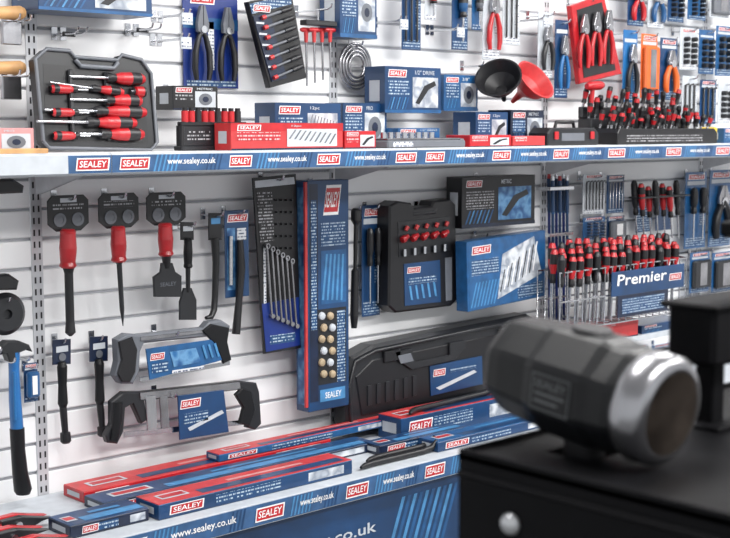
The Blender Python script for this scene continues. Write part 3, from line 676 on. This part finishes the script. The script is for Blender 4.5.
for r_,yy in enumerate((-.255,-.235,-.215,-.195)):
    N=15
    for i in range(N):
        xx=xa+.02+(xb-xa-.04)*(i+.5*(r_%2))/N; zz=zt+.055+r_*.014+random.uniform(-.006,.010); k=(i+r_)%4
        driver(b,(xx,yy,zb+.01),(xx+random.uniform(-.008,.008),yy-.01,zz),.0145,'red' if k else 'dark','black',fr=.56,n=10)
x0,x1,z0,z1=b.pbox(612,268,684,292,O1+.01,.004,'blue',.001); b.ptext('Premier',617,272,666,283,O1+.0145,'white',.004); b.ptag(669,273,681,280,O1+.0142)
b.pbox(618,292,668,314,O1+.01,.003,'navy',.001); b.pq(622,296,664,311,O1+.0135,'txtb')
b.done()
b=B('wall_ledge'); x0,x1,z0,z1=rect(566,338,690,343,.25); b.box(x0,x1,-.25,-.012,z0,z1,'offwhite',.001); b.done(); zle=z1+.0005
carton('red_flat_carton',580,324,638,338,.24,.12,'redl',1,None,lid='red',zb=zle)
carton('blue_flat_carton',642,322,688,338,.235,.12,'blue',0,None,zb=zle)
for (u0,v0,u1,v1,t) in((685,172,706,248,'driver'),(709,170,731,246,'pliers'),(690,252,709,292,'blister'),(712,252,733,292,'blister'),(692,296,711,330,'socket'),(714,296,735,328,'socket')):
    card('blue_carded_tool',u0,v0,u1,v1,.05,'blue2',t,'dark','steel',2 if t=='driver' else 1)
card('carded_accessory_pack',600,346,622,364,.05,'blue','socket','red','steel',3); card('carded_accessory_pack',628,346,648,362,.05,'offwhite','key','red','steel',5); card('carded_accessory_pack',652,344,674,360,.05,'blue2','blister','dark','white',1)

# ======================= LOWER SHELF STOCK =======================
def shx(u,off):
    d=R*(u-CX)+Hh*(FPX/math.cos(pit)); return d.x*((-off-CAM.y)/d.y)
def lbox(name,u0,u1,off,depth,h,m,top,z=ZL+.0005,labels=True):
    x0,x1=shx(u0,off),shx(u1,off); b=B(name)
    b.box(x0,x1,-off,-off+depth,z,z+h,m,.0015); y=-off-.0005
    b.box(x0+.001,x1-.001,-off+.002,-off+depth-.002,z+h-.0005,z+h+.0012,top)
    L=x1-x0
    if labels:
        tm=TX.get(m,'txtb')
        b.tag(x0+.03,x0+.03+min(.10,L*.2),z+h*.2,z+h*.8,y); b.quad(x0+L*.27,x0+L*.6,z+h*.2,z+h*.8,y,tm)
        b.quad(x1-L*.25,x1-L*.05,z+h*.2,z+h*.8,y,'photo')
        zt=z+h+.0018
        def tq(a,c,d,e,mm): b.add([(a,d,zt),(c,d,zt),(c,e,zt),(a,e,zt)],[(0,1,2,3)],mm)
        tq(x0+L*.05,x0+L*.18,-off+depth*.3,-off+depth*.7,'offwhite'); tq(x0+L*.22,x0+L*.97,-off+depth*.12,-off+depth*.46,'blue' if top!='blue' else 'blue3')
        tq(x0+L*.4,x0+L*.8,-off+depth*.58,-off+depth*.72,'pink' if top in('red','redl') else 'blue3'); zt+=.0006
        tq(x0+L*.06,x0+L*.17,-off+depth*.38,-off+depth*.62,'red')
        b.add([(x0-.0006,-off+depth*.2,z+h*.3),(x0-.0006,-off+depth*.8,z+h*.3),(x0-.0006,-off+depth*.8,z+h*.75),(x0-.0006,-off+depth*.2,z+h*.75)],[(0,1,2,3)],'offwhite')
    b.done()
lbox('long_bar_carton',75,330,.15,.10,.028,'red','redl')
lbox('long_blue_carton',95,376,.26,.09,.026,'navy','blue')
lbox('long_torque_wrench_carton',152,352,.40,.10,.038,'blue','redl')
lbox('flat_blue_carton',215,400,.15,.06,.02,'blue2','redl',z=ZL+.031)
lbox('flat_navy_carton',60,142,.38,.10,.03,'navy','blue')
lbox('blue_drawer_carton',402,520,.235,.10,.070,'blue','redl')
lbox('navy_tool_carton',380,468,.31,.07,.028,'navy','blue')
lbox('low_blue_carton',440,560,.40,.08,.03,'blue','blue2')
b=B('wrecking_bar')
for k,(u0,u1,of) in enumerate(((366,436,.385),(372,434,.345))):
    a=shx(u0,of);c=shx(u1,of); zz=ZL+.0105
    b.tube([(a-.03,-of-.012,zz),(a-.01,-of-.005,zz),(a+.02,-of,zz),(c-.05,-of,zz),(c-.01,-of,zz+.004),(c+.01,-of,zz+.022)],[.004,.008,.009,.009,.009,.005],'black',10)
b.done()
b=B('wrecking_bar'); a=shx(412,.22);c=shx(505,.22); zz=ZL+.0825
b.tube([(a-.02,-.235,zz),(a,-.222,zz),(a+.03,-.21,zz),(c-.05,-.19,zz),(c-.01,-.19,zz+.006),(c+.01,-.19,zz+.022)],[.004,.008,.009,.009,.009,.005],'black',10); b.done()
for k,(u0,u1,of) in enumerate(((-20,84,.43),(-40,34,.32),(-40,38,.24))):
    b=B('bolt_cutter'); a=shx(u0,of);c=shx(u1,of)-.03; zz=ZL+.0215; of=of if k else .418
    if k==0: c=shx(48,.42)
    for s in(-1,1):
        b.rev((a-.2,-of+s*.016,zz),(c-.1,-of+s*.014,zz),[(0,.013),(.6,.013),(.61,.010),(1,.009)],['black','dark','red'],12)
        b.prism([(c-.1,zz-.016),(c-.04,zz-.02),(c+.0,zz-.004),(c+.03,zz),(c,zz+.006),(c-.05,zz+.018),(c-.1,zz+.016)],-of+s*.014-.009,-of+s*.014+.009,'dark' if s<0 else 'red',.002)
    b.cyl((c-.06,-of-.028,zz),(c-.06,-of+.028,zz),.009,'chrome',12); b.done()

# ======================= FOREGROUND STAND =======================
TZ=1.2515; sx0,sx1,sy0,sy1=.867,1.62,-2.75,-2.147
hx,hz,hy=.957,1.3135,-2.318; HL=.186; mid=HL*.51; hyc=hy+mid
b=B('black_tool_stand')
g=.026
b.box(sx0,hx-g,sy0,sy1,TZ-.006,TZ-.001,'paint'); b.box(hx+g,sx1,sy0,sy1,TZ-.006,TZ-.001,'paint')
b.box(hx-g,hx+g,sy0,hyc-g,TZ-.006,TZ-.001,'paint'); b.box(hx-g,hx+g,hyc+g,sy1,TZ-.006,TZ-.001,'paint')
b.box(sx0,sx0+.004,sy0,sy1,TZ-.34,TZ+.004,'paint',.001); b.box(sx1-.004,sx1,sy0,sy1,TZ-.34,TZ+.004,'paint',.001)
b.box(sx0+.004,sx1-.004,sy1-.004,sy1,TZ-.34,TZ+.004,'paint',.001); b.box(sx0+.004,sx1-.004,sy0,sy0+.004,TZ-.34,TZ+.004,'paint',.001)
b.box(sx0-.004,sx0+.003,sy0,sy1,TZ-.022,TZ-.016,'paint',.002)
for xx in(sx0+.004,sx1-.034):
    for yy in(sy0+.004,sy1-.034): b.box(xx,xx+.03,yy,yy+.03,0,TZ-.01,'paint',.003)
b.box(sx0+.01,sx1-.01,sy0+.01,sy1-.01,.2,.22,'paint',.002)
for yy in(-2.212,-2.55):
    b.rev((sx0,yy,TZ-.053),(sx0-.009,yy,TZ-.053),[(0,.0100),(.3,.0100),(.7,.0075),(1,0)],'knob',18)
q=CAM+R*.350+Hh*1.30; px_,py_=q.x,q.y
b.box(px_-.011,px_+.011,py_-.011,py_+.011,TZ-.001,1.318,'paint',.002)
b.box(px_-.05,px_+.17,py_-.035,py_+.02,1.318,1.378,'paint',.005)
b.box(px_-.056,px_+.176,py_-.040,py_+.025,1.374,1.380,'paint',.002)
b.box(px_+.05,px_+.075,py_-.02,py_+.005,1.380,1.47,'paint',.003); b.box(px_+.03,px_+.15,py_-.028,py_+.013,1.44,1.455,'paint',.002)
b.box(px_-.03,px_+.03,py_-.03,py_+.03,TZ-.001,TZ+.003,'paint',.001)
b.done()
def loft(b,cx,cz,secs,m,n=32,smooth=True,cap=True):
    rings=[]
    for (y,r,sq,rz) in secs:
        L=[]
        for i in range(n):
            q=2*math.pi*(i+.5)/n; a=((q+math.pi/8)%(math.pi/4))-math.pi/8
            o=1/math.cos(a)*.955; k=(1-sq)+sq*o
            L.append((cx+r*k*math.cos(q),y,cz+r*rz*k*math.sin(q)))
        rings.append(L)
    vs=[p for L in rings for p in L]; N=len(rings)
    b.add(vs,[(j*n+i,j*n+(i+1)%n,(j+1)*n+(i+1)%n,(j+1)*n+i) for j in range(N-1) for i in range(n)],m,smooth)
    if cap: b.add(rings[0],[list(range(n))],m); b.add(rings[-1],[list(range(n))],m)
def head(b,cx,cz,yn,L,r):
    s=L/.214; k=r/.0475
    Y=lambda t:yn+t*s
    loft(b,cx,cz,[(Y(0),.036*k,0,1),(Y(.002),.0405*k,0,1),(Y(.007),.0445*k,0,1),(Y(.030),.0455*k,0,1),(Y(.036),.043*k,0,1),(Y(.046),.038*k,0,1)],'steel',n=48)
    b.add([(cx+.034*k*math.cos(i*math.pi/14),Y(0)-.0006,cz+.034*k*math.sin(i*math.pi/14)) for i in range(28)],[list(range(28))],'face')
    loft(b,cx,cz,[(Y(.036),.038*k,.5,1),(Y(.038),.0425*k,.8,1),(Y(.048),.0445*k,.9,1),(Y(.066),.0452*k,1,1),(Y(.078),.0475*k,1,1),(Y(.138),.0475*k,1,1),(Y(.150),.0452*k,1,1),(Y(.188),.0435*k,1,1),(Y(.203),.0415*k,.9,1),(Y(.211),.038*k,.8,1),(Y(.214),.031*k,.7,1)],'rubber',n=48,smooth=False)
b=B('sledge_hammer')
T=Matrix.Translation((hx,hyc,hz)); TI=Matrix.Rotation(.124,4,'X')
b.M=T@TI@T.inverted()
head(b,hx,hz,hy,HL,.0535)
b.rev((hx,hyc,hz+.048),(hx,hyc,hz+.055),[(0,.022),(1,.018)],'black',16)
b.M=Matrix.Identity(4)
b.rev((hx,hyc,hz-.03),(hx,hyc,.42),[(0,.02),(.1,.018),(.6,.017),(.61,.021),(.97,.021),(1,.017)],['black','black','redl','rubber','rubber'],16)
b.M=T@TI@Matrix.Translation((-.0512,0,0))@Matrix.Rotation(-math.pi/2,4,'Z')
b.quad(-.022,.022,-.019,.015,-.0012,'badge'); b.quad(-.0205,.0205,-.0175,.0135,-.0016,'rubber')
b.text('SEALEY',-.018,.018,.002,.010,-.002,'badge'); b.quad(-.017,.017,-.0045,-.002,-.002,'badge'); b.quad(-.017,.01,-.0115,-.009,-.002,'badge'); b.M=Matrix.Identity(4); b.done()

# ======================= LIGHTS, WORLD, CAMERA =======================
for i,(x,y) in enumerate([(1.2,-1.5),(3.0,-1.5),(4.8,-1.5),(1.2,-3.4),(3.0,-3.4),(4.8,-3.4)]):
    l=bpy.data.lights.new('ceiling_panel_light','AREA'); l.shape='RECTANGLE'; l.size=1.2; l.size_y=.5; l.energy=(40 if x<4 else 58) if y>-2 else 58; l.color=(1,.985,.96)
    o=bpy.data.objects.new('ceiling_panel_light',l); o.location=(x,y,2.9); sc.collection.objects.link(o)
    if y>-2: o.rotation_euler=(math.radians(12),0,0)
    else: o.rotation_euler=(math.radians(35),0,0)
    b=B('ceiling_light_panel'); b.box(x-.62,x+.62,y-.27,y+.27,2.935,2.9495,'white',.002); b.box(x-.58,x+.58,y-.23,y+.23,2.93,2.936,'lamp'); b.done()
wd=bpy.data.worlds.new('World'); sc.world=wd; wd.use_nodes=True
bg=wd.node_tree.nodes['Background']; bg.inputs[0].default_value=(.96,.98,1,1); bg.inputs[1].default_value=.92
cam=bpy.data.cameras.new('Camera'); co=bpy.data.objects.new('Camera',cam); sc.collection.objects.link(co)
cam.sensor_width=36; cam.lens=FPX/730*36; cam.clip_start=.02
M3=Matrix((R,U,-F)).transposed(); co.matrix_world=Matrix.Translation(CAM)@M3.to_4x4()
cam.dof.use_dof=True; cam.dof.focus_distance=3.3; cam.dof.aperture_fstop=8
sc.camera=co
